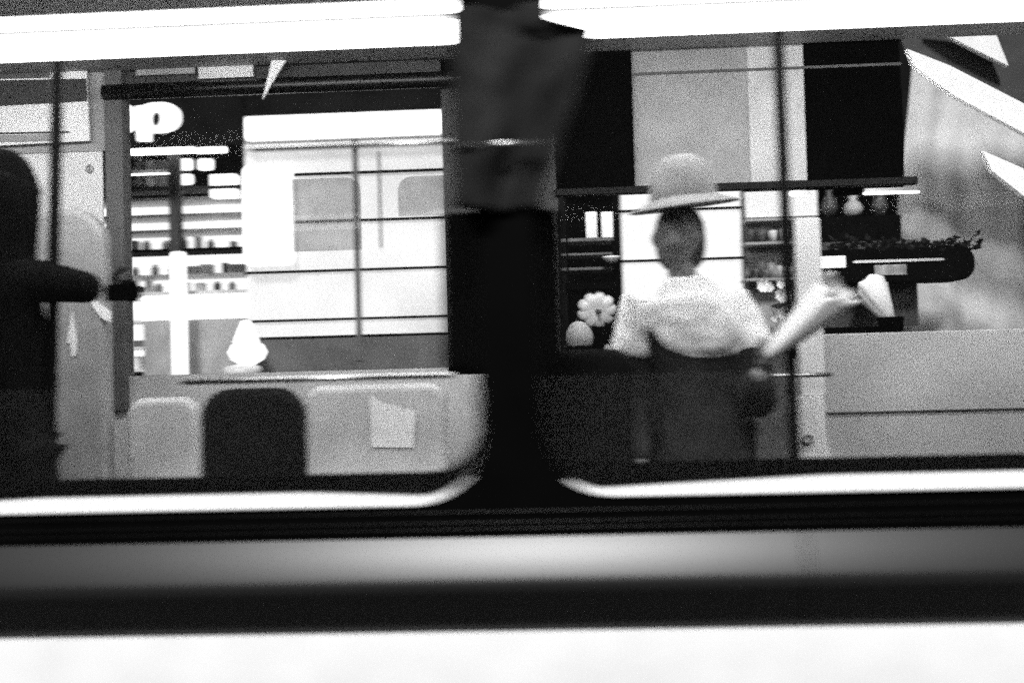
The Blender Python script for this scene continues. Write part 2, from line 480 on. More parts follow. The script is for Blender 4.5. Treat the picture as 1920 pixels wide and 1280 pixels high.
# right header: a row of panels
hp = part_empty('header', tram, P(1300, 355, YF))
a = WR(1040, 62, 1187, 352, YF - 0.012)
plate('header_panel', rrect(a[0], a[1], a[2], a[3], (0.001, 0.001, 0.07, 0.001), 8), YF - 0.012, 0.03, 'black_matt', hp)
a = WR(1150, 20, 1402, 352, YF + 0.02)
box('header_panel', *a, YF + 0.02, YF + 0.05, 'grey', hp)
a = WR(1403, 20, 1508, 352, YF + 0.02)
box('header_panel', *a, YF + 0.02, YF + 0.05, 'pale', hp)
a = WR(1509, 20, 1690, 352, YF + 0.02)
box('header_panel', *a, YF + 0.02, YF + 0.05, 'black_matt', hp)
a = WR(1040, 342, 1722, 356, YF - 0.02)
box('blind_bar', *a, YF - 0.02, YF + 0.018, 'rib', hp, 0.003)
a = WR(1188, 127, 1690, 132, YF + 0.015)
box('panel_joint', *a, YF + 0.0145, YF + 0.0195, 'dgrey', hp)
# far windows (clean panes in dark gaskets)
for x0, x1 in ((233, 830), (1048, 1535), (1548, 1930)):
    a = WR(x0, 150 if x0 < 900 else 357, x1, 698, YF)
    fw = plate('far_window', rrect(a[0], z_lo, a[2], a[3], 0.05, 6), YF + 0.03, 0.006, 'far_glass', tram)
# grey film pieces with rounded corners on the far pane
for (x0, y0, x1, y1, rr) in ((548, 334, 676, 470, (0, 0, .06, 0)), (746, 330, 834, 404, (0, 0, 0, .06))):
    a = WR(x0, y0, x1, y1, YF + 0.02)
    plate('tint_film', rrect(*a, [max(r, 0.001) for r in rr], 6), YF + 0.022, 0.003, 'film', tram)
# pale wall zone left of the far post with panels
a = WR(-140, 290, 197, 905, YF - 0.01)
box('side_panel', *a, YF - 0.01, YF - 0.001, 'pale2', tram)
a = WR(-140, 60, 197, 289, YF - 0.006)
box('side_panel', *a, YF - 0.006, YF - 0.001, 'grey', tram)
# poster board above
pb = prism('poster', [(-60, 108), (160, 104), (168, 264), (-60, 276)], YF - 0.035, 0.012, 'paper', tram)
prism('poster_band', [(-60, 152), (161, 148), (163, 190), (-60, 202)], YF - 0.039, 0.003, 'vdark', pb)
prism('poster_band', [(-60, 118), (92, 113), (92, 146), (-60, 150)], YF - 0.039, 0.003, 'dgrey', pb)
prism('poster_band', [(-60, 250), (130, 246), (130, 249), (-60, 253)], YF - 0.039, 0.003, 'vdark', pb)
prism('poster_band', [(-60, 255), (110, 251), (110, 264), (-60, 268)], YF - 0.039, 0.003, 'grey', pb)
# round pictogram on the panel
c = P(168, 317, YF - 0.012); r_ = 0.017
o = ring('pictogram', [(c.x + r_ * math.cos(t * .3927), c.z + 1.2 * r_ * math.sin(t * .3927)) for t in range(16)],
         [(c.x + .8 * r_ * math.cos(t * .3927), c.z + 1.2 * .8 * r_ * math.sin(t * .3927)) for t in range(16)], YF - 0.0135, 0.003, 'dgrey', tram)
for dz in (-0.007, 0.006):
    ring('pictogram_mark', [(c.x + .007 * math.cos(t * .7854), c.z + dz + .006 * math.sin(t * .7854)) for t in range(8)],
         [(c.x + .004 * math.cos(t * .7854), c.z + dz + .003 * math.sin(t * .7854)) for t in range(8)], YF - 0.0135, 0.003, 'dgrey', o)
# adverts and pennant under the left roof
pbox('advert_card', 255, 112, 365, 140, YF - 0.022, 0.01, 'grey', tram)
pbox('advert_card', 372, 108, 474, 146, YF - 0.022, 0.01, 'pale2', tram)
prism('pennant', [(512, 104), (541, 104), (492, 186)], YF - 0.072, 0.010, 'paper', tram)

# --- poles
def pole(p0, p1, Y, r, m):
    a, b = P(*p0, Y), P(*p1, Y); d = (b - a)
    return tube('grab_pole', [a - d * ((2.79 - a.z) / -d.z) if d.z else a, b + d * ((b.z - 0.30) / -d.z)], r, m, tram, seg=16)
pole((110, 0), (93, 900), 1.0, 0.0185, 'dsteel')
pole((1459, 70), (1491, 860), 1.0, 0.018, 'dsteel')
# horizontal grab bars and one light-streak bar
a, b = P(468, 277, 0.30), P(1030, 263, 0.30); zb = (a.z + b.z) / 2
tube('grab_bar', [(a.x, 0.30, zb), (b.x, 0.30, zb)], 0.006, 'steel', tram)  # upper bar made up for a reflected streak of light
a, b = P(340, 716, 0.6), P(850, 703, 0.6); zb = (a.z + b.z) / 2
tube('grab_bar', [(a.x, 0.6, zb), (b.x, 0.6, zb)], 0.008, 'steel', tram)
a, b = P(1395, 705, 1.5), P(1560, 703, 1.5); zb = (a.z + b.z) / 2
tube('grab_bar', [(a.x, 1.5, zb), (b.x, 1.5, zb)], 0.008, 'steel', tram)

# --- black ticket machine on the post, cloth added outside for the pillar's reflection
tm = part_empty('ticket_machine', tram, P(942, 690, 0.24))
pbox('casing', 829, 394, 1056, 690, 0.16, 0.12, 'black_matt', tm, 0.012)
pbox('slot', 960, 408, 992, 438, 0.152, 0.010, 'dgrey', tm, 0.003)
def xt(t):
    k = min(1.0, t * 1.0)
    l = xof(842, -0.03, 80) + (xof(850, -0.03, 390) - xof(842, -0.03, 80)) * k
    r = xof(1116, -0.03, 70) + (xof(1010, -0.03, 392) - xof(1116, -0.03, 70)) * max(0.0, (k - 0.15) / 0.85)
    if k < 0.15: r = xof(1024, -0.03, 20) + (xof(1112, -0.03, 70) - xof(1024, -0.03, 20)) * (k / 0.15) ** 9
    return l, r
cu = drape('reflection_cloth', xt, zof(14, -0.03, 980), zof(394, -0.03, 930), -0.045, 0.03, 'cloth_d', None, seed=4, folds=1.3)
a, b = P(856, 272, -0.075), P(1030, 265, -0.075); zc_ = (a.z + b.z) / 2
streak_bar = tube('batten', [(a.x, -0.075, zc_), (b.x, -0.075, zc_)], 0.005, 'steel', cu)  # thin steel bar added where a reflected light streak crosses the pillar
tag(cu, 'dark grey creased cloth standing in for a reflection on the black pillar between the windows', 'cloth')
# --- draught screen with button on the right
sc = part_empty('draught_screen', tram, P(1560, 865, 1.9))
pbox('screen_post', 1497, 408, 1543, 742, 1.9, 0.05, 'pale2', sc, 0.004)
prism('foot_panel', [(1493, 744), (1546, 742)] + [(1548 + 62 * (1 - math.cos(R(a_))), 790 + 110 * math.sin(R(a_))) for a_ in range(0, 91, 9)] + [(1493, 902)], 1.885, 0.05, 'foot', sc, 0.002)
c = P(1515, 822, 1.88)
lathe('button', [(0.021, 0), (0.021, 0.006), (0.017, 0.010), (0.013, 0.010), (0.012, 0.008), (0.001, 0.008)], c, 'grey', sc, 20, axis=(0, -1, 0))
a = WR(1545, 619, 2080, 960, 1.92)
box('screen_panel', *a, 1.92, 1.945, 'screen', sc, 0.004)
a = WR(1500, 767, 2080, 769, 1.915)
box('panel_joint', a[0], a[1], a[2], a[3], 1.912, 1.9195, 'dgrey', sc)
# --- seats
def seat(x0, y0, x1, y1, Y, m, rr=0.08, zbase=0.75, shell='dgrey'):
    a = WR(x0, y0, x1, y1, Y)
    s = part_empty('seat', tram, ((a[0] + a[2]) / 2, Y, 0.30))
    z0 = zbase
    bk = plate('backrest', rrect(a[0], z0, a[2], a[3], rr, 8), Y, 0.09, m, s, 0.03)
    bk.modifiers['bevel'].segments = 4
    for p in bk.data.polygons: p.use_smooth = len(p.vertices) == 4
    box('cushion', a[0] + .01, z0 - 0.06, a[2] - .01, z0 + 0.05, Y - 0.42 if zbase < 0.9 else Y - 0.2, Y + 0.02, m, s, 0.025)
    box('pedestal', (a[0] + a[2]) / 2 - 0.06, 0.301, (a[0] + a[2]) / 2 + 0.06, z0 - 0.05, Y - 0.2, Y - 0.06, shell, s)
    return s
seat(372, 728, 566, 900, 0.95, 'seat_b', 0.09)
seat(1008, 655, 1194, 900, 0.62, 'seat_b', 0.06)
seat(1205, 628, 1484, 900, 1.75, 'seat', 0.07)
seat(40, 390, 197, 900, 1.75, 'grey', 0.14)
seat(570, 720, 838, 900, 1.75, 'pale', 0.07)
seat(236, 745, 368, 900, 1.75, 'pale', 0.07)

# notice sheet; two white slivers stand in for small light reflections
nb = prism('notice_sheet', [(694, 742), (714, 756), (780, 772), (774, 838), (697, 838)], 1.745, 0.007, 'paper')
tag(nb, 'blank white notice sheet with slanted top stuck on a pale seat back', 'paper')
tag(prism('glint_shard', [(135, 585), (144, 640), (142, 666), (134, 669), (132, 643), (125, 644)], 1.745, 0.007, 'paper'), 'narrow pointed white sliver standing in for a glint beside the dark pole', 'paper')
tag(prism('glint_strip', [(168, 555), (207, 584), (207, 604), (190, 596), (172, 572)], 1.745, 0.007, 'paper'), 'short slanting white sliver standing in for a glint under the outstretched sleeve', 'paper')

# ================================================================== THE STREET BEHIND
YB = 5.6
bld = thing('shop_building', 'dark shop building with backlit white panes in thin black bars', 'building', (0, YB, 0.12))
zf = lambda y, x=650: P(x, y, YB).z
BX0, BX1 = -9.0, 9.0
box('upper_wall', BX0, zf(206), BX1, 7.5, YB, YB + 0.25, 'facade', bld)
box('lower_wall', BX0, 0.10, BX1, zf(694), YB, YB + 0.25, 'facade', bld)
box('back_wall', BX0, 0.10, BX1, 7.4, YB + 2.4, YB + 2.6, 'facade', bld)
box('shop_floor', BX0, 0.10, BX1, 0.16, YB + 0.26, YB + 2.39, 'facade', bld)
box('shop_ceiling', BX0, zf(195), BX1, zf(195) + 0.1, YB + 0.26, YB + 2.39, 'facade', bld)
rows = [206, 232, 322, 412, 505, 597, 628]
def lit_window(cols, m, y_off, rows):
    lw = part_empty('lit_window', bld, P(cols[0], 640, YB))
    zs = [zf(y) for y in rows]
    xs = [xof(c, YB, 450) for c in cols]
    for i in range(len(xs) - 1):
        for j in range(len(zs) - 1):
            box('pane', xs[i] + 0.004, zs[j + 1] + 0.004, xs[i + 1] - 0.004, zs[j] - 0.004, YB + 0.06, YB + 0.08, m, lw)
    for z in zs[1:-1]:
        box('muntin', xs[0] + 0.0005, z - 0.009, xs[-1] - 0.0005, z + 0.009, YB + 0.035, YB + 0.095, 'black_matt', lw)
    return lw, xs, zs
lw, xs, zs = lit_window([456, 668, 1010], 'pane_lit', 0, rows)
box('mullion', xs[1] - 0.022, zs[-1] - 0.2, xs[1] + 0.022, zs[0], YB + 0.02, YB + 0.034, 'dgrey', lw)
x_ = xof(711, YB, 370)
box('mullion', x_ - 0.008, zf(465), x_ + 0.008, zf(285), YB + 0.02, YB + 0.034, 'vdark', lw)
lw2, xs2, zs2 = lit_window([1166, 1394], 'pane_lit2', 0, [322, 412, 505, 597, 624])
# wall piers between the openings
for x0, x1 in ((1010, 1062), (1395, 1400), (1700, 2400), (-700, 40)):
    a = WR(x0, 206, x1, 694, YB)
    box('pier', a[0], zf(694) + 0.0005, a[2], zf(206) - 0.0005, YB + 0.002, YB + 0.2, 'facade', bld)
pbox('door_post', 1150, 358, 1165, 660, YB - 0.06, 0.10, 'black_matt', bld)
# shop interior behind the dark panes: pale back wall parts under shop lamps
pbox('riser', 490, 630, 1000, 692, YB + 0.03, 0.02, 'dgrey', bld)

# --- lit sign box above the panes
lb = thing('light_box', 'long white light box sign mounted over the backlit panes', 'light box', P(640, 258, YB - 0.1))
a = WR(458, 212, 830, 256, YB - 0.12)
plate('diffuser', rrect(*a, 0.03, 5), YB - 0.12, 0.06, 'lamp_box', lb, 0.01)
box('back_tray', a[0] - 0.01, a[1] - 0.008, a[2] + 0.01, a[3] + 0.008, YB - 0.0595, YB - 0.001, 'pale', lb)
# --- bright board
bb = thing('lit_board', 'glowing white rounded upright board in front of the barred panes', 'light board', P(505, 500, YB - 0.1))
a = WR(455, 308, 548, 498, YB - 0.1)
plate('face', rrect(*a, 0.06, 6), YB - 0.10, 0.05, 'lamp_box', bb, 0.01)
box('bracket', a[0] + 0.05, a[1] + 0.1, a[2] - 0.05, a[3] - 0.1, YB - 0.0495, YB + 0.0595, 'dgrey', bb)

# --- shop sign with letters
sg = thing('shop_sign', 'black shop fascia sign with fat glowing white lower case letters o and p', 'sign', P(300, 280, YB))
pbox('fascia', 60, 190, 455, 276, YB - 0.05, 0.049, 'facade', sg)
def ell(cx, cz, rx, rz, n=36, p=2.0):
    out = []
    for k in range(n):
        t = 2 * math.pi * k / n; c_, s_ = math.cos(t), math.sin(t)
        out.append((cx + rx * math.copysign(abs(c_) ** (2 / p), c_), cz + rz * math.copysign(abs(s_) ** (2 / p), s_)))
    return out
YS = YB - 0.09
def letter_bowl(cx, cy, rx, ry, ix, iy, dx=0):
    c = P(cx, cy, YS); s_ = (P(cx + 1, cy, YS) - c).length
    return ring('letter', ell(c.x, c.z, rx * s_, ry * s_, p=2.35), ell(c.x + dx * s_, c.z - 2 * s_, ix * s_, iy * s_), YS, 0.04, 'sign', sg), c, s_
o_, c, s_ = letter_bowl(296, 220, 41, 28, 10, 14, -5)
letter_p = o_
stem_ = prism('stem', [(254, 199), (281, 196), (281, 264), (257, 264)], YS - 0.001, 0.042, 'sign', letter_p)
o_, c, s_ = letter_bowl(219, 222, 40, 27, 21, 13)

# --- florist and shop interior left of the panes
def lamp_bar(x0, y0, x1, y1, Y, d, label, m='lamp_s', name='strip_light'):
    a = WR(x0, y0, x1, y1, Y); r = (a[3] - a[1]) / 2; zc = (a[1] + a[3]) / 2
    t = thing(name, label, 'lamp', ((a[0] + a[2]) / 2, Y, a[1]), 'strip lights in the shops')
    tube('tube', [(a[0], Y, zc), (a[2], Y, zc)], r, m, t, seg=12)
    box('batten', a[0] + 0.01, zc + r * 0.9, a[2] - 0.01, zc + r * 0.9 + 0.03, Y - r * 0.5, Y + max(0.03, r * 0.5), 'pale', t)
    return t
lamp_bar(244, 277, 362, 290, YB + 0.3, 0, 'glowing strip light directly under the fascia sign')
lamp_bar(370, 276, 422, 288, YB + 0.3, 0, 'short glowing strip light hung next to the longer one under the sign')
lamp_bar(242, 325, 326, 328, YB + 0.5, 0, 'hair-thin white tube light over the small framed lamps')
lamp_bar(1620, 359, 1722, 364, 4.4, 0, 'thin white tube light hung over the black flower trough')
for k, (x0, y0, x1, y1, lab) in enumerate(((335, 297, 359, 319, 'small square white lamp hung by the dark shop post'), (371, 297, 398, 319, 'slightly wider square white lamp beside the small square one'),
                                       (333, 326, 360, 346, 'square white lamp hung below the other two'))):
    a = WR(x0, y0, x1, y1, YB + 0.6)
    t = thing('square_lamp', lab, 'lamp', ((a[0] + a[2]) / 2, YB + 0.6, a[1]))
    plate('glow_panel', rrect(*a, 0.025, 5), YB + 0.6, 0.03, 'lamp_box', t, 0.006)
    box('cord', (a[0] + a[2]) / 2 - 0.004, a[3] - 0.004, (a[0] + a[2]) / 2 + 0.004, zf(195), YB + 0.605, YB + 0.613, 'black_matt', t)
pbox_t = pbox('shop_column', 316, 290, 336, 470, YB + 0.4, 0.08, 'vdark', bld)
# tall lit shelving
sh = thing('lit_shelves', 'brightly lit white shop shelving stacked with small goods', 'shelves', P(345, 700, YB + 1.2))
a = WR(150, 372, 458, 694, YB + 1.2)
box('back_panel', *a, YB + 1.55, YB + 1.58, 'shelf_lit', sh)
for py in (372, 403, 432, 468, 516, 548, 600, 650, 692):
    z = P(345, py, YB + 1.2).z
    box('shelf', a[0], z - 0.012, a[2], z + 0.012, YB + 1.2, YB + 1.549, 'pale2' if py != 468 else 'black_matt', sh)
gi_ = 0
rnd = random.Random(3)
for py, lab in ((468, 'black'), (516, 'first pale'), (548, 'second pale'), (650, 'last but one'), (692, 'lowest')):
    z = P(345, py, YB + 1.2).z + 0.0125
    x = a[0] + 0.42
    while x < a[2] - 0.12:
        w_ = rnd.uniform(0.05, 0.14); h_ = rnd.uniform(0.06, 0.13)
        kind = rnd.random()
        y_ = YB + 1.24 + rnd.uniform(0, 0.08)
        mm = rnd.choice(['goods', 'goods_l', 'dgrey', 'pale2'])
        if kind < 0.5:
            g = box('packet', x, z, x + w_, z + h_, y_, y_ + 0.1, mm, None, 0.006); lab2 = 'packet'
        else:
            r = min(w_, 0.08) / 2
            g = lathe('jar', [(r * .9, 0), (r, 0.01), (r, h_ * .7), (r * .6, h_ * .82), (r * .6, h_), (0.002, h_)], (x + r, y_ + r, z), mm, None, 12); lab2 = 'jar'
        tone = {'goods': 'mottled grey', 'goods_l': 'mottled pale', 'dgrey': 'dark grey', 'pale2': 'plain pale'}[mm]
        tag(g, f'{tone} {lab2} on the {lab} board of the lit shop shelves', lab2, f'{tone} {lab2}s on the {lab} board')
        x += w_ + rnd.uniform(0.01, 0.08)
# bright counter front and white column
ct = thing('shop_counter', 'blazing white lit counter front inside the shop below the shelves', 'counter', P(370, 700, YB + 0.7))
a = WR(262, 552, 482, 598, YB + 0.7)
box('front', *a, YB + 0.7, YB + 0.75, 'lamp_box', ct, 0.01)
box('worktop', a[0] - 0.02, a[3] + 0.001, a[2] + 0.02, a[3] + 0.03, YB + 0.66, YB + 1.1, 'pale', ct)
box('plinth', a[0] + 0.02, 0.161, a[2] - 0.02, a[1] - 0.001, YB + 0.72, YB + 1.05, 'grey', ct)
a = WR(320, 471, 346, 655, YB + 0.40)
o = box('light_column', a[0], 0.161, a[2], a[3], YB + 0.40, YB + 0.46, 'lamp_box', None, 0.02)
tag(o, 'slim upright glowing white column in front of the shop counter', 'lamp')
# table lamp
tl = thing('table_lamp', 'white table lamp with cone shade and round body on a flared foot', 'lamp', P(455, 705, YB - 0.3))
c = P(455, 705, YB - 0.3); s_ = (P(456, 705, YB - 0.3) - c).length
lathe('foot', [(38 * s_, 0), (33 * s_, 18 * s_), (14 * s_, 21 * s_)], c, 'pale2', tl, 24)
lathe('body', [(10 * s_, 20 * s_), (28 * s_, 30 * s_), (35 * s_, 44 * s_), (28 * s_, 58 * s_), (10 * s_, 66 * s_)], c + Vector((10 * s_, 0, 0)), 'lamp_box', tl, 24)
lathe('shade', [(24 * s_, 62 * s_), (14 * s_, 88 * s_), (8 * s_, 102 * s_), (4 * s_, 103 * s_)], c + Vector((8 * s_, 0, 0)), 'lamp_box', tl, 24)
# window ledge that carries it
pbox('window_ledge', 236, 705, 1000, 722, YB - 0.42, 0.42, 'dgrey', bld)
# boxes hanging in the dark part
for i, (x0, y0, x1, y1, m_, lab) in enumerate(((250, 292, 262, 350, 'grey', 'narrow grey box on the high shop rack'), (272, 300, 288, 350, 'goods_l', 'pale upright box on the high shop rack'),
                                (293, 300, 311, 350, 'grey', 'grey upright box next to the pale one on the high rack'), (394, 326, 441, 369, 'lamp_box', 'glowing white cube lamp at the end of the high rack'))):
    tag(pbox('rack_box' if i < 3 else 'cube_lamp', x0, y0, x1, y1, YB + 0.8, 0.12, m_, None, 0.008), lab, 'box' if i < 3 else 'lamp')
rk = pbox('shop_rack', 180, 351, 455, 357, YB + 0.78, 0.2, 'vdark', None); tag(rk, 'dark high rack shelf carrying boxes inside the shop', 'shelf')

# ------------------------------------------------------------------ florist stall on the pavement
YS = 4.1
st = thing('flower_stall', 'dark flower stall counter with black tiered display stand', 'stall', (P(1300, 700, YS).x, YS, 0.12))
pbox('counter_top', 1040, 662, 1720, 676, YS - 0.25, 0.75, 'black_matt', st, 0.004)
a = WR(1045, 676, 1715, 900, YS)
box('counter_front', a[0], 0.121, a[2], a[3], YS - 0.2, YS - 0.17, 'black_matt', st)
pbox('shelf', 1050, 446, 1150, 452, YS + 0.1, 0.22, 'dgrey', st)
pbox('shelf', 1050, 474, 1148, 478, YS + 0.1, 0.22, 'dgrey', st)
pbox('shelf', 1050, 501, 1148, 506, YS + 0.1, 0.22, 'dgrey', st)
pbox('shelf', 1060, 530, 1156, 541, YS - 0.14, 0.5, 'black_matt', st)
pbox('upright', 1062, 364, 1066, 662, YS + 0.1, 0.03, 'black_matt', st)
pbox('upright', 1152, 364, 1164, 662, YS + 0.1, 0.05, 'black_matt', st)
# display stand: stepped
pbox('display_step', 1532, 405, 1690, 455, YS + 0.30, 0.2, 'black_matt', st)
pbox('display_step', 1532, 452, 1720, 612, YS + 0.12, 0.18, 'vdark', st)
# white cards standing in for two lit windows
for x0, x1, lab in ((1099, 1119, 'narrow white card standing in for a lit window at the dark stall rack'), (1128, 1150, 'broader white card standing in for a lit window beside the narrow one')):
    tag(pbox('card', x0, 397, x1, 446, YS + 0.12, 0.012, 'paper'), lab, 'card')
# hanging bowl lamp
c = P(1146, 481, YS + 0.02); s_ = (P(1147, 481, YS) - P(1146, 481, YS)).length
o = lathe('bowl', [(3 * s_, -13 * s_), (10 * s_, -9 * s_), (15 * s_, -3 * s_), (17 * s_, 0), (15 * s_, 0), (9 * s_, -7 * s_), (1 * s_, -10 * s_)], c, 'paper', None, 24)
tag(o, 'small pale bowl hanging over the edge of the stall rack', 'bowl')
for x, y, lab in ((1110, 250, 'added out-of-sight bulb brightening the pumpkins'), (1570, 250, 'added out-of-sight bulb brightening the wrapped bouquets')):
    c = P(x, y, YS - 0.55)
    o = thing('fill_lamp', lab, 'lamp', c)  # unseen lamp added to brighten the stall goods below
    lathe('glow', [(0.002, -0.06), (0.03, -0.045), (0.042, -0.01), (0.03, 0.03), (0.015, 0.05)], c, 'bulb', o, 16)
    lathe('cap', [(0.02, 0.05), (0.02, 0.09), (0.004, 0.10)], c, 'black_matt', o, 12)
    tube('cord', [c + Vector((0, 0, 0.095)), c + Vector((0, 0.05, 1.2))], 0.004, 'black_matt', o, 6)
# pumpkin, ribbed, lying with the stem towards the tram
def ribbed(c, R_, H, axis, name, parent, m, ribs=9):
    prof = []
    for k in range(17):
        t = math.pi * k / 16
        r = R_ * math.sin(t) ** 0.8 if 0 < k < 16 else 0.003
        h = H * math.cos(t)
        if k < 5: h -= H * 0.35 * (1 - k / 5)
        prof.append((r, -h * -1))
    return lathe(name, prof, c, m, parent, 72, axis=axis, fn=lambda t, i: 1 - 0.16 * (1 - abs(math.cos(ribs * t / 2))) ** 1.6)
c = P(1119, 580, YS - 0.05); s_ = (P(1120, 580, YS - 0.05) - c).length
pk = thing('pumpkin', 'white ribbed pumpkin lying on its side with its stem showing', 'pumpkin', c + Vector((0, 0, -0.13)))
ax = Vector((0.02, -1, -0.28)).normalized()
ribbed(c, 37 * s_, 26 * s_, ax, 'body', pk, 'squash')
tube('stem', [c + ax * 14 * s_, c + ax * 22 * s_ + Vector((0.004, 0, 0)), c + ax * 30 * s_ + Vector((0.012, 0, 0.006))], [0.018, 0.012, 0.014], 'stem', pk, 8)
c = P(1086, 632, YS - 0.12)
o = thing('squash', 'smooth pale egg-shaped squash sitting in a dark bowl', 'squash', c + Vector((0, 0, -0.09)))
lathe('body', [(0.003, -26 * s_), (15 * s_, -23 * s_), (24 * s_, -12 * s_), (26.5 * s_, 0), (23 * s_, 13 * s_), (15 * s_, 24 * s_), (7 * s_, 29 * s_), (0.003, 30 * s_)], c, 'squash', o, 28, axis=(-0.12, -0.1, 1))
lathe('stem', [(0.006, 28 * s_), (0.004, 33 * s_)], c, 'stem', o, 8, axis=(-0.12, -0.1, 1))
c = P(1086, 664, YS - 0.12)
o = lathe('dish', [(12 * s_, 0), (16 * s_, 2 * s_), (27 * s_, 12 * s_), (30 * s_, 15 * s_), (28 * s_, 15.5 * s_), (14 * s_, 6 * s_), (0.003, 5 * s_)], c, 'black_gloss', None, 28)
tag(o, 'shallow black glazed dish under the egg-shaped squash', 'dish')
c = P(1139, 655, YS - 0.15)
o = lathe('gourd', [(0.003, -7 * s_), (6 * s_, -5 * s_), (8 * s_, 0), (5 * s_, 6 * s_), (3 * s_, 9 * s_), (0.003, 10 * s_)], c, 'squash', None, 16)
tag(o, 'tiny pale gourd lying below the ribbed pumpkin', 'gourd')
# a crate that lifts the pumpkin
tag(pbox('crate', 1096, 612, 1150, 661, YS - 0.08, 0.25, 'black_matt', None, 0.004), 'black wooden crate carrying the ribbed pumpkin', 'crate')

# bouquets wrapped in white paper
def bouquet(tip, mouth, r_mouth, label, seed, nfl=7, Ya=4.1 - 0.22, Yb=4.1 - 0.10):
    rnd = random.Random(seed)
    a, b = P(*tip, Ya), P(*mouth, Yb); d = b - a; L = d.length; d = d.normalized()
    t = thing('bouquet', label, 'bouquet', a, 'bouquets on the stall')
    q = Vector((0, 0, 1)).rotation_difference(d).to_matrix()
    v = []; f = []; n = 40; m = 14
    for j in range(m + 1):
        s = j / m
        for k in range(n):
            th = 2 * math.pi * k / n
            r = (r_mouth * 0.16 + r_mouth * 0.84 * s ** 0.7) * (1 + 0.05 * math.sin(5 * th + seed + 2 * s) + 0.035 * math.sin(11 * th + seed * 3) * s)
            h = L * s * (1 + 0.07 * s * math.sin(2 * th + seed) + 0.03 * s * math.sin(7 * th))
            v.append(a + q @ Vector((r * math.cos(th), r * math.sin(th), h)))
    for j in range(m):
        for k in range(n):
            f.append((j * n + k, j * n + (k + 1) % n, (j + 1) * n + (k + 1) % n, (j + 1) * n + k))
    f.append(tuple(range(n)))
    w_ = link('wrapping', v, f, 'paper', t, smooth=True)
    so = w_.modifiers.new('thick', 'SOLIDIFY'); so.thickness = 0.002
    for k in range(nfl):
        th = rnd.uniform(0, 6.28); rr = r_mouth * 0.6 * math.sqrt(rnd.random())
        c = a + q @ Vector((rr * math.cos(th), rr * math.sin(th), L * rnd.uniform(0.95, 1.06)))
        bloom(c, r_mouth * rnd.uniform(0.2, 0.32), rnd, t, rnd.choice(['petal', 'goods']))
    return t
def bloom(c, r, rnd, parent, m, name='bloom'):
    v = []; f = []
    for lay in range(2):
        for k in range(7):
            th = 2 * math.pi * (k + 0.5 * lay) / 7 + rnd.uniform(-.1, .1); up = 0.25 + 0.5 * lay
            dv = Vector((math.cos(th), -0.4 + 0.2 * rnd.random(), math.sin(th))).normalized(); sv = Vector((-math.sin(th), 0, math.cos(th)))
            b = len(v); q = c
            v += [q, q + dv * r * .6 + sv * r * .28, q + dv * r + Vector((0, -up * r, 0)), q + dv * r * .6 - sv * r * .28]
            f.append((b, b + 1, b + 2, b + 3))
    return link(name, v, f, m, parent)
bouquet((1434, 672), (1572, 545), 0.062, 'bouquet in white paper held up in front of the slim pole', 3, 8, 0.94, 0.82)
bouquet((1672, 604), (1630, 536), 0.10, 'short white paper bouquet standing against the black trough', 5)
c = P(1672, 663, YS - 0.2)
bk_ = lathe('bucket', [(0.05, 0), (0.055, 0.01), (0.075, 0.21), (0.08, 0.215), (0.07, 0.21), (0.05, 0.02), (0.002, 0.02)], c, 'black_matt', None, 20)
tag(bk_, 'black bucket holding the short white bouquet on the stall counter', 'bucket')
# loose flowering stems left of the bouquet
for i, (x, y, n_, lab) in enumerate(((1446, 548, 4, 'loose white flowers spilling out above the paper-wrapped bouquet'), (1470, 588, 4, 'loose thin-petalled flowers low beside the paper-wrapped bouquet'),
                               (1420, 640, 3, 'small pale sprig lying behind the hand with the bouquet'))):
    rnd = random.Random(20 + i)
    base = P(x + 25, 664, YS + 0.02)
    t = thing('flower_spray', lab, 'flowers', base)
    for k in range(n_):
        c = P(x + rnd.uniform(-24, 24), y + rnd.uniform(-16, 16), YS - 0.05 + rnd.uniform(-.05, .05))
        tube('stalk', [base, base.lerp(c, 0.6) + Vector((0.01, 0, 0.01)), c], 0.0022, 'leaf', t, 5)
        bloom(c, rnd.uniform(0.03, 0.055), rnd, t, 'petal')
        lf = base.lerp(c, 0.7)
        link('leaf', [lf, lf + Vector((0.05, -0.01, 0.02)), lf + Vector((0.10, 0, 0.01)), lf + Vector((0.05, 0.01, -0.01))], [(0, 1, 2, 3)], 'leaf', t)
# black trough with tag
tr = thing('flower_trough', 'long black rounded flower trough with a white tag', 'trough', P(1680, 530, YS - 0.1))
a = WR(1532, 464, 1830, 528, YS - 0.1)
plate('basin', rrect(*a, (0.02, 0.09, 0.09, 0.02), 8), YS - 0.1, 0.225, 'black_matt', tr, 0.012)
a = WR(1600, 486, 1770, 491, YS - 0.112)
box('rim_strip', *a, YS - 0.115, YS - 0.098, 'steel', tr)
a = WR(1534, 480, 1586, 503, YS - 0.112)
box('tag', *a, YS - 0.115, YS - 0.101, 'paper', tr, 0.004)
a = WR(1640, 496, 1700, 516, YS - 0.108)
box('label_plate', *a, YS - 0.110, YS - 0.099, 'goods', tr, 0.004)
rnd = random.Random(31)
v = []; f = []
for k in range(260):
    c = P(rnd.uniform(1560, 1840), 470 - abs(rnd.gauss(0, 9)), YS - 0.06 + rnd.uniform(-.05, .08))
    d = Vector((rnd.gauss(0, 1), rnd.gauss(0, .6), rnd.gauss(0.4, .6))).normalized() * rnd.uniform(.03, .07)
    e = d.cross(Vector((0, 1, 0.2))).normalized() * rnd.uniform(.008, .016)
    b = len(v); v += [c, c + d * .5 + e, c + d, c + d * .5 - e]; f.append((b, b + 1, b + 2, b + 3))
fo = link('foliage', v, f, 'black_leaf', tr); fo['kind'] = 'stuff'
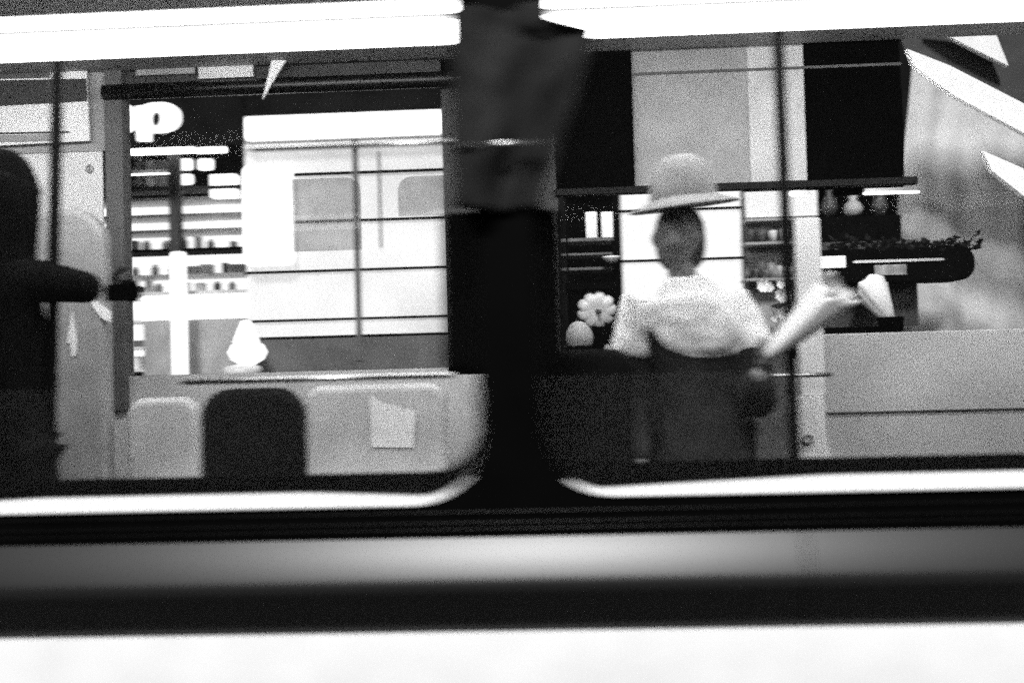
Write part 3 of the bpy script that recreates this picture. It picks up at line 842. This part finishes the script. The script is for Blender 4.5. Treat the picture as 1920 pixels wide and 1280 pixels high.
# dark vases on the step
for x, h, w_, lab in ((1556, 52, 15, 'small dark vase on the upper display step by the pole'), (1600, 38, 18, 'round pale-necked vase on the upper display step'), (1650, 62, 14, 'tall dark bottle vase on the upper display step')):
    c = P(x, 405, YS + 0.36); s2 = (P(x + 1, 405, YS + .36) - c).length
    o = lathe('vase', [(w_ * .7 * s2, 0), (w_ * s2, h * .3 * s2), (w_ * .8 * s2, h * .6 * s2), (w_ * .35 * s2, h * .8 * s2), (w_ * .5 * s2, h * s2), (w_ * .3 * s2, h * s2)], c, 'vdark' if x != 1600 else 'grey', None, 16)
    tag(o, lab, 'vase')
# shelf of plants behind pane edge
ps = thing('plant_shelf', 'grey shop shelf with rows of blurred pots behind the slim pole', 'shelf', P(1462, 640, YB - 0.2))
pbox('backboard', 1398, 358, 1532, 640, YB - 0.05, 0.02, 'goods', ps)
for py in (408, 452, 520):
    pbox('board', 1398, py, 1532, py + 5, YB - 0.25, 0.2, 'grey', ps)
pbox('sign_board', 1398, 358, 1532, 406, YB - 0.2, 0.02, 'paper', ps)
rnd = random.Random(11)
for py in (452, 520):
    x = 1402
    while x < 1520:
        w_ = rnd.uniform(10, 20); h_ = rnd.uniform(18, 36)
        c = P(x + w_ / 2, py, YB - 0.16); s2 = (P(x + 1, py, YB - .16) - P(x, py, YB - .16)).length
        mm = rnd.choice(['goods', 'vdark', 'goods_l', 'dgrey'])
        o = lathe('flower_pot', [(w_ * .35 * s2, 0), (w_ * .5 * s2, h_ * s2), (w_ * .42 * s2, h_ * s2), (w_ * .3 * s2, h_ * .5 * s2)], c, mm, None, 14)
        tone = {'goods': 'mottled grey', 'goods_l': 'pale', 'dgrey': 'dark grey', 'vdark': 'near-black'}[mm]
        row = 'middle' if py == 452 else 'lowest'
        tag(o, f'{tone} pot on the {row} board of the plant shelf', 'pot', f'{tone} pots on the {row} plant board')
        x += w_ + rnd.uniform(1, 5)

# --- stall canopy: slanting white bars and pale hanging sheet
YC = 3.7
cn = thing('stall_canopy', 'stall canopy of slanting white boards over dark cloth', 'canopy', P(1800, 900, YC))
cn.location.z = 0.12
prism('dark_cloth', [(1670, 20), (2200, 20), (2200, 330), (1920, 215), (1700, 100)], YC + 0.14, 0.02, 'vdark', cn)
prism('board', [(1700, 91), (1780, 122), (2100, 286), (2100, 340), (1920, 250), (1790, 180), (1716, 126)], YC, 0.05, 'paper', cn, 0.004)
prism('board', [(1740, 40), (1837, 52), (1869, 66), (1892, 124), (1858, 108), (1790, 74)], YC + 0.02, 0.05, 'paper', cn, 0.004)
prism('board', [(1842, 282), (1920, 316), (2100, 395), (2100, 450), (1920, 368), (1862, 322)], YC - 0.05, 0.05, 'paper', cn, 0.004)
tube('leg', [P(2030, 100, YC + 0.08), Vector((P(2030, 100, YC + .08).x, YC + .08, 0.12))], 0.025, 'dsteel', cn)
def xt2(t):
    l = xof(1716, 4.7, 110) + (xof(1686, 4.7, 600) - xof(1716, 4.7, 110)) * min(1, t * 1.6)
    return l, xof(2080, 4.7, 400)
sheet_o = drape('hanging_sheet', xt2, P(1800, 60, 4.7).z, P(1800, 760, 4.7).z, 4.72, 0.04, 'cloth_p', None, seed=9, folds=2.6, nx=90)
tag(sheet_o, 'pale hanging tarpaulin sheet with soft folds behind the slanting boards', 'tarpaulin')
c = P(1490, 363, 4.2)
o = thing('bulb', 'small bright oval bulb beside the slim pole under the dark rail', 'lamp', c)
lathe('glow', [(0.002, -14 * .0033), (5 * .0033, -10 * .0033), (5.5 * .0033, 0), (5 * .0033, 10 * .0033), (0.002, 14 * .0033)], c, 'lamp_s', o, 14, axis=(1, 0, 0.02))
tube('cord', [c + Vector((0, 0, 0.015)), c + Vector((0, 0.02, 0.8))], 0.004, 'black_matt', o, 6)

# ================================================================== PASSENGERS
def skin_mesh(chains, sub=2):
    """chains: lists of (point, radius); points closer than 1 mm are welded"""
    verts = []; rad = []; edges = []
    def idx(p, r):
        for i, q in enumerate(verts):
            if (q - p).length < 0.001: return i
        verts.append(p); rad.append(r); return len(verts) - 1
    for ch in chains:
        prev = None
        for p, r in ch:
            i = idx(Vector(p), r)
            if prev is not None and prev != i: edges.append((prev, i))
            prev = i
    me = bpy.data.meshes.new('tmp'); me.from_pydata([tuple(v) for v in verts], edges, [])
    o = bpy.data.objects.new('tmp', me); col.objects.link(o)
    o.modifiers.new('skin', 'SKIN')
    sv = me.skin_vertices[0].data
    for i, r in enumerate(rad):
        rr = r if isinstance(r, tuple) else (r, r)
        sv[i].radius = rr
    sv[0].use_root = True
    su = o.modifiers.new('sub', 'SUBSURF'); su.levels = sub; su.render_levels = sub
    dg = bpy.context.evaluated_depsgraph_get(); dg.update()
    ev = o.evaluated_get(dg); out = bpy.data.meshes.new_from_object(ev)
    vs = [v.co.copy() for v in out.vertices]; fs = [tuple(p.vertices) for p in out.polygons]
    bpy.data.objects.remove(o); bpy.data.meshes.remove(me); bpy.data.meshes.remove(out)
    return vs, fs

def head_mesh(c, face, up=Vector((0, 0, 1)), h=0.118):
    """head of half-height h at c looking along face"""
    fwd = Vector(face).normalized(); side = fwd.cross(up).normalized(); upv = side.cross(fwd).normalized()
    v = []; f = []; nu, nv = 32, 24
    for j in range(nv + 1):
        ph = math.pi * j / nv; z = math.cos(ph)
        for i in range(nu):
            th = 2 * math.pi * i / nu
            x = math.sin(ph) * math.cos(th); y = math.sin(ph) * math.sin(th)   # x forward, y sideways
            sx = 0.098; sy = 0.076
            if z < 0: sy *= 1 - 0.30 * (-z) ** 1.3; sx *= 1 - 0.10 * (-z)
            X = x * sx; Y_ = y * sy; Z = z * h
            if x > 0.3:
                nose = math.exp(-((y / 0.13) ** 2)) * math.exp(-(((z + 0.12) / 0.20) ** 2))
                X += 0.024 * nose
                for e in (-0.36, 0.36): X -= 0.012 * math.exp(-(((y - e) / 0.17) ** 2) - (((z - 0.06) / 0.11) ** 2))
                X += 0.008 * math.exp(-((y / 0.24) ** 2) - (((z + 0.47) / 0.07) ** 2)) - 0.006 * math.exp(-((y / 0.2) ** 2) - (((z + 0.40) / 0.03) ** 2))
                X += 0.012 * math.exp(-((y / 0.3) ** 2) - (((z + 0.82) / 0.18) ** 2))
                X += 0.005 * math.exp(-((y / 0.6) ** 2) - (((z - 0.22) / 0.07) ** 2))
            if abs(x) < 0.22 and abs(z + 0.03) < 0.26:
                Y_ += math.copysign(0.016 * (1 - abs(x) / 0.22) * (1 - abs(z + 0.03) / 0.26) ** 0.5, y)
            v.append(c + fwd * X + side * Y_ + upv * Z)
    for j in range(nv):
        for i in range(nu):
            f.append((j * nu + i, j * nu + (i + 1) % nu, (j + 1) * nu + (i + 1) % nu, (j + 1) * nu + i))
    return v, f

def hand_chains(wrist, d, side, curl=0.5):
    """fingers from a wrist: d along the hand, side towards the thumb, palm normal = d x side"""
    d = Vector(d).normalized(); side = Vector(side).normalized(); n = d.cross(side).normalized()
    w_ = Vector(wrist); palm = w_ + d * 0.075
    ch = [[(w_, 0.026), (w_ + d * 0.04, (0.036, 0.018)), (palm, (0.038, 0.016))]]
    for k, (off, L) in enumerate(((0.028, .072), (0.010, .080), (-0.010, .075), (-0.028, .058))):
        p0 = palm + side * off; p1 = p0 + (d * .9 + n * .3 * curl) * L * .45; p2 = p1 + (d * .6 + n * .8 * curl) * L * .32; p3 = p2 + (d * .3 + n * curl) * L * .25
        ch.append([(w_ + d * 0.05 + side * off * 0.8, 0.010), (p0, 0.0095), (p1, 0.0088), (p2, 0.008), (p3, 0.007)])
    t0 = w_ + d * 0.025 + side * 0.026
    ch.append([(t0, 0.012), (t0 + (d * .5 + side * .6) * 0.045, 0.0105), (t0 + (d * .9 + side * .75 + n * .3 * curl) * 0.068, 0.009)])
    return ch

def join_meshes(lst):
    V = []; Fc = []
    for v, f in lst:
        b = len(V); V += v; Fc += [tuple(i + b for i in q) for q in f]
    return V, Fc

def body_obj(name, lst, m, parent, voxel=0.007):
    V, Fc = join_meshes(lst)
    o = link(name, V, Fc, m, parent, smooth=True)
    r = o.modifiers.new('remesh', 'REMESH'); r.mode = 'VOXEL'; r.voxel_size = voxel; r.use_smooth_shade = True
    s = o.modifiers.new('smooth', 'SMOOTH'); s.factor = 0.5; s.iterations = 2
    return o

def passenger(name, label, root, zfloor, hc, face, shoulders, elbows, wrists, hands, mats, kind):
    """hc head centre; shoulders/elbows/wrists: (left, right) points"""
    t = thing(name, label, 'person', (root.x, root.y, zfloor))
    sh_mid = (shoulders[0] + shoulders[1]) / 2
    pel = Vector((root.x, root.y, zfloor + 0.95)); waist = pel.lerp(sh_mid, 0.40); chest = pel.lerp(sh_mid, 0.78); neck = sh_mid.lerp(hc, 0.30) 
    acr = (shoulders[1] - shoulders[0]).normalized()
    hipL, hipR = pel - acr * 0.095 + Vector((0, 0, -.05)), pel + acr * 0.095 + Vector((0, 0, -.05))
    fwd = Vector((face[0], face[1], 0)).normalized()
    def leg(h):
        k = Vector((h.x, h.y, zfloor + 0.50)) + fwd * 0.02; an = Vector((h.x, h.y, zfloor + 0.09)); toe = an + fwd * 0.15 + Vector((0, 0, -.05))
        return [(h, 0.088), (h.lerp(k, .5), 0.076), (k, 0.056), (k.lerp(an, .35), 0.054), (an, 0.036), (an + fwd * .05 + Vector((0, 0, -.045)), 0.040), (toe, 0.030)]
    torso = [(pel, 0.145), (waist, 0.125), (chest, 0.15), (sh_mid, 0.085), (neck, 0.052), (hc + Vector((0, 0, -.06)), 0.05)]
    chains = [torso, [(pel, .145)] + leg(hipL), [(pel, .145)] + leg(hipR)]
    ex = []
    for k in (0, 1):
        chains.append([(chest, .15), (shoulders[k], 0.058), (shoulders[k].lerp(elbows[k], .5), 0.048), (elbows[k], 0.040), (elbows[k].lerp(wrists[k], .4), 0.038), (wrists[k], 0.026)])
        d, side, curl = hands[k]
        for c in hand_chains(wrists[k], d, side, curl): ex.append(skin_mesh([c], 2))
    base = skin_mesh(chains, 2)
    body_obj('body', [base] + ex + [head_mesh(hc, face)], mats['skin'], t)
    # coat over torso and arms
    coat = [[(pel + Vector((0, 0, -.40)), 0.19), (pel, 0.18), (waist, 0.165), (chest, 0.185), (sh_mid, 0.105)]]
    for k in (0, 1):
        coat.append([(chest, .185), (shoulders[k], 0.082), (shoulders[k].lerp(elbows[k], .5), 0.072), (elbows[k], 0.062), (elbows[k].lerp(wrists[k], .5), 0.055), (elbows[k].lerp(wrists[k], .93), 0.046)])
    body_obj('coat', [skin_mesh(coat, 2)], mats['coat'], t, 0.012)
    tro = [[(pel, 0.11)] + [(p, r * 1.18) for p, r in leg(hipL)[:5]], [(pel, .11)] + [(p, r * 1.18) for p, r in leg(hipR)[:5]]]
    body_obj('trousers', [skin_mesh(tro, 2)], mats['trousers'], t, 0.012)
    for h in (hipL, hipR):
        an = Vector((h.x, h.y, zfloor + 0.06))
        body_obj('shoe', [skin_mesh([[(an, 0.05), (an + fwd * .07 + Vector((0, 0, -.015)), 0.05), (an + fwd * .17 + Vector((0, 0, -.022)), 0.038)]], 2)], 'black_cloth' if False else mats['trousers'], t, 0.008)
    return t, neck, sh_mid, chest

# --- standing passenger in a pale broad-brimmed hat, facing the window
Y1 = 1.25
hc = P(1270, 446, Y1)
root = Vector((P(1318, 800, Y1).x, Y1 + 0.06, 0))
shl, shr = P(1200, 590, Y1), P(1388, 580, Y1)
elR, wrR = P(1424, 770, 1.10), P(1424, 690, 0.96)
t, nk, sm, chs = passenger('person', 'person in a pale brimmed hat and short white jacket over a dark coat', root, 0.30, hc, (-0.25, -1, -0.15), (shl, shr),
          (shl + Vector((-.04, .02, -.28)), elR), (shl + Vector((-.02, -.10, -.50)), wrR),
          ((Vector((0.1, -.2, -1)), Vector((1, -.3, 0)), .5), (Vector((0.55, -.25, .8)), Vector((-.6, -.5, .4)), 1.0)),
          dict(skin='skin', coat='cloth_c', trousers='cloth_b'), 0)
hb = P(1284, 398, Y1)
ht = part_empty('hat', t, hb)
s_ = (P(1285, 398, Y1) - hb).length
hax = (-0.10, -0.10, 1)
lathe('brim', [(62 * s_, 30 * s_), (78 * s_, 20 * s_), (104 * s_, 12 * s_), (105 * s_, 9 * s_), (78 * s_, 14 * s_), (60 * s_, 24 * s_)], hb, 'hat', ht, 40, axis=hax,
      fn=lambda t_, i_: 1 + 0.03 * math.sin(3 * t_ + 1))
lathe('crown', [(57 * s_, 10 * s_), (64 * s_, 30 * s_), (60 * s_, 52 * s_), (54 * s_, 76 * s_), (42 * s_, 96 * s_), (24 * s_, 107 * s_), (0.002, 110 * s_)], hb, 'hat', ht, 36, axis=hax)
lathe('hair', [(0.02, 0.112), (0.06, 0.09), (0.08, 0.05), (0.085, 0.0), (0.083, -0.04), (0.074, -0.075), (0.055, -0.098), (0.02, -0.108)], hc + Vector((0.014, 0.03, 0.0)), 'hair', t, 24)
sg_ = [[(chs + Vector((0, 0, -.13)), 0.19), (chs, 0.205), (sm, 0.15), (nk + Vector((0, .01, .01)), 0.09), (nk + Vector((0, .005, .055)), 0.078)]]
for a_, e_ in ((shl, shl + Vector((-.04, .02, -.28))), (shr, elR)):
    sg_.append([(chs, 0.205), (a_, 0.10), (a_.lerp(e_, .35), 0.095), (a_.lerp(e_, .55), 0.09)])
jk = body_obj('jacket', [skin_mesh(sg_, 2)], 'cloth_w', t, 0.012)
tx = bpy.data.textures.new('creases', 'CLOUDS'); tx.noise_scale = 0.09
dm = jk.modifiers.new('creases', 'DISPLACE'); dm.texture = tx; dm.strength = 0.022; dm.mid_level = 0.5; dm.texture_coords = 'GLOBAL'

# --- dark hooded passenger reaching for the rail
Y2 = 0.95
hc = P(6, 350, Y2)
root = Vector((P(-10, 900, Y2).x, Y2 + 0.03, 0))
sha, shb = P(-130, 520, Y2) + Vector((0, .08, 0)), P(55, 525, Y2) + Vector((0, -.03, 0))
t, nk, sm, chs = passenger('person', 'person in a black hooded jacket stretching one arm along the tram', root, 0.30, hc, (1, 0.25, -0.05), (sha, shb),
          (sha + Vector((-.05, .02, -.28)), P(120, 532, Y2)), (sha + Vector((-.01, .06, -.52)), P(196, 545, Y2)),
          ((Vector((0, 0, -1)), Vector((1, 0, 0)), .5), (Vector((1, 0, -0.02)), Vector((0, -.3, 1)), .8)),
          dict(skin='cloth_b', coat='cloth_b', trousers='cloth_b'), 1)
hd = body_obj('hood', [skin_mesh([[(sm + Vector((-.01, 0, -.06)), 0.19), (nk + Vector((-.02, 0, -.01)), 0.155), (hc + Vector((-.02, 0, -.02)), 0.145), (hc + Vector((-.02, 0, .06)), 0.12)]], 2)], 'cloth_b', t, 0.012)
a_, b_ = P(240, 548, Y2), P(262, 548, Y2)
tag(box('phone', P(205, 548, Y2).x, P(205, 566, Y2).z, P(262, 548, Y2).x, P(205, 536, Y2).z, Y2 - 0.035, Y2 - 0.022, 'black_matt', None, 0.003), 'black phone held out in the hand of the hooded person', 'phone')
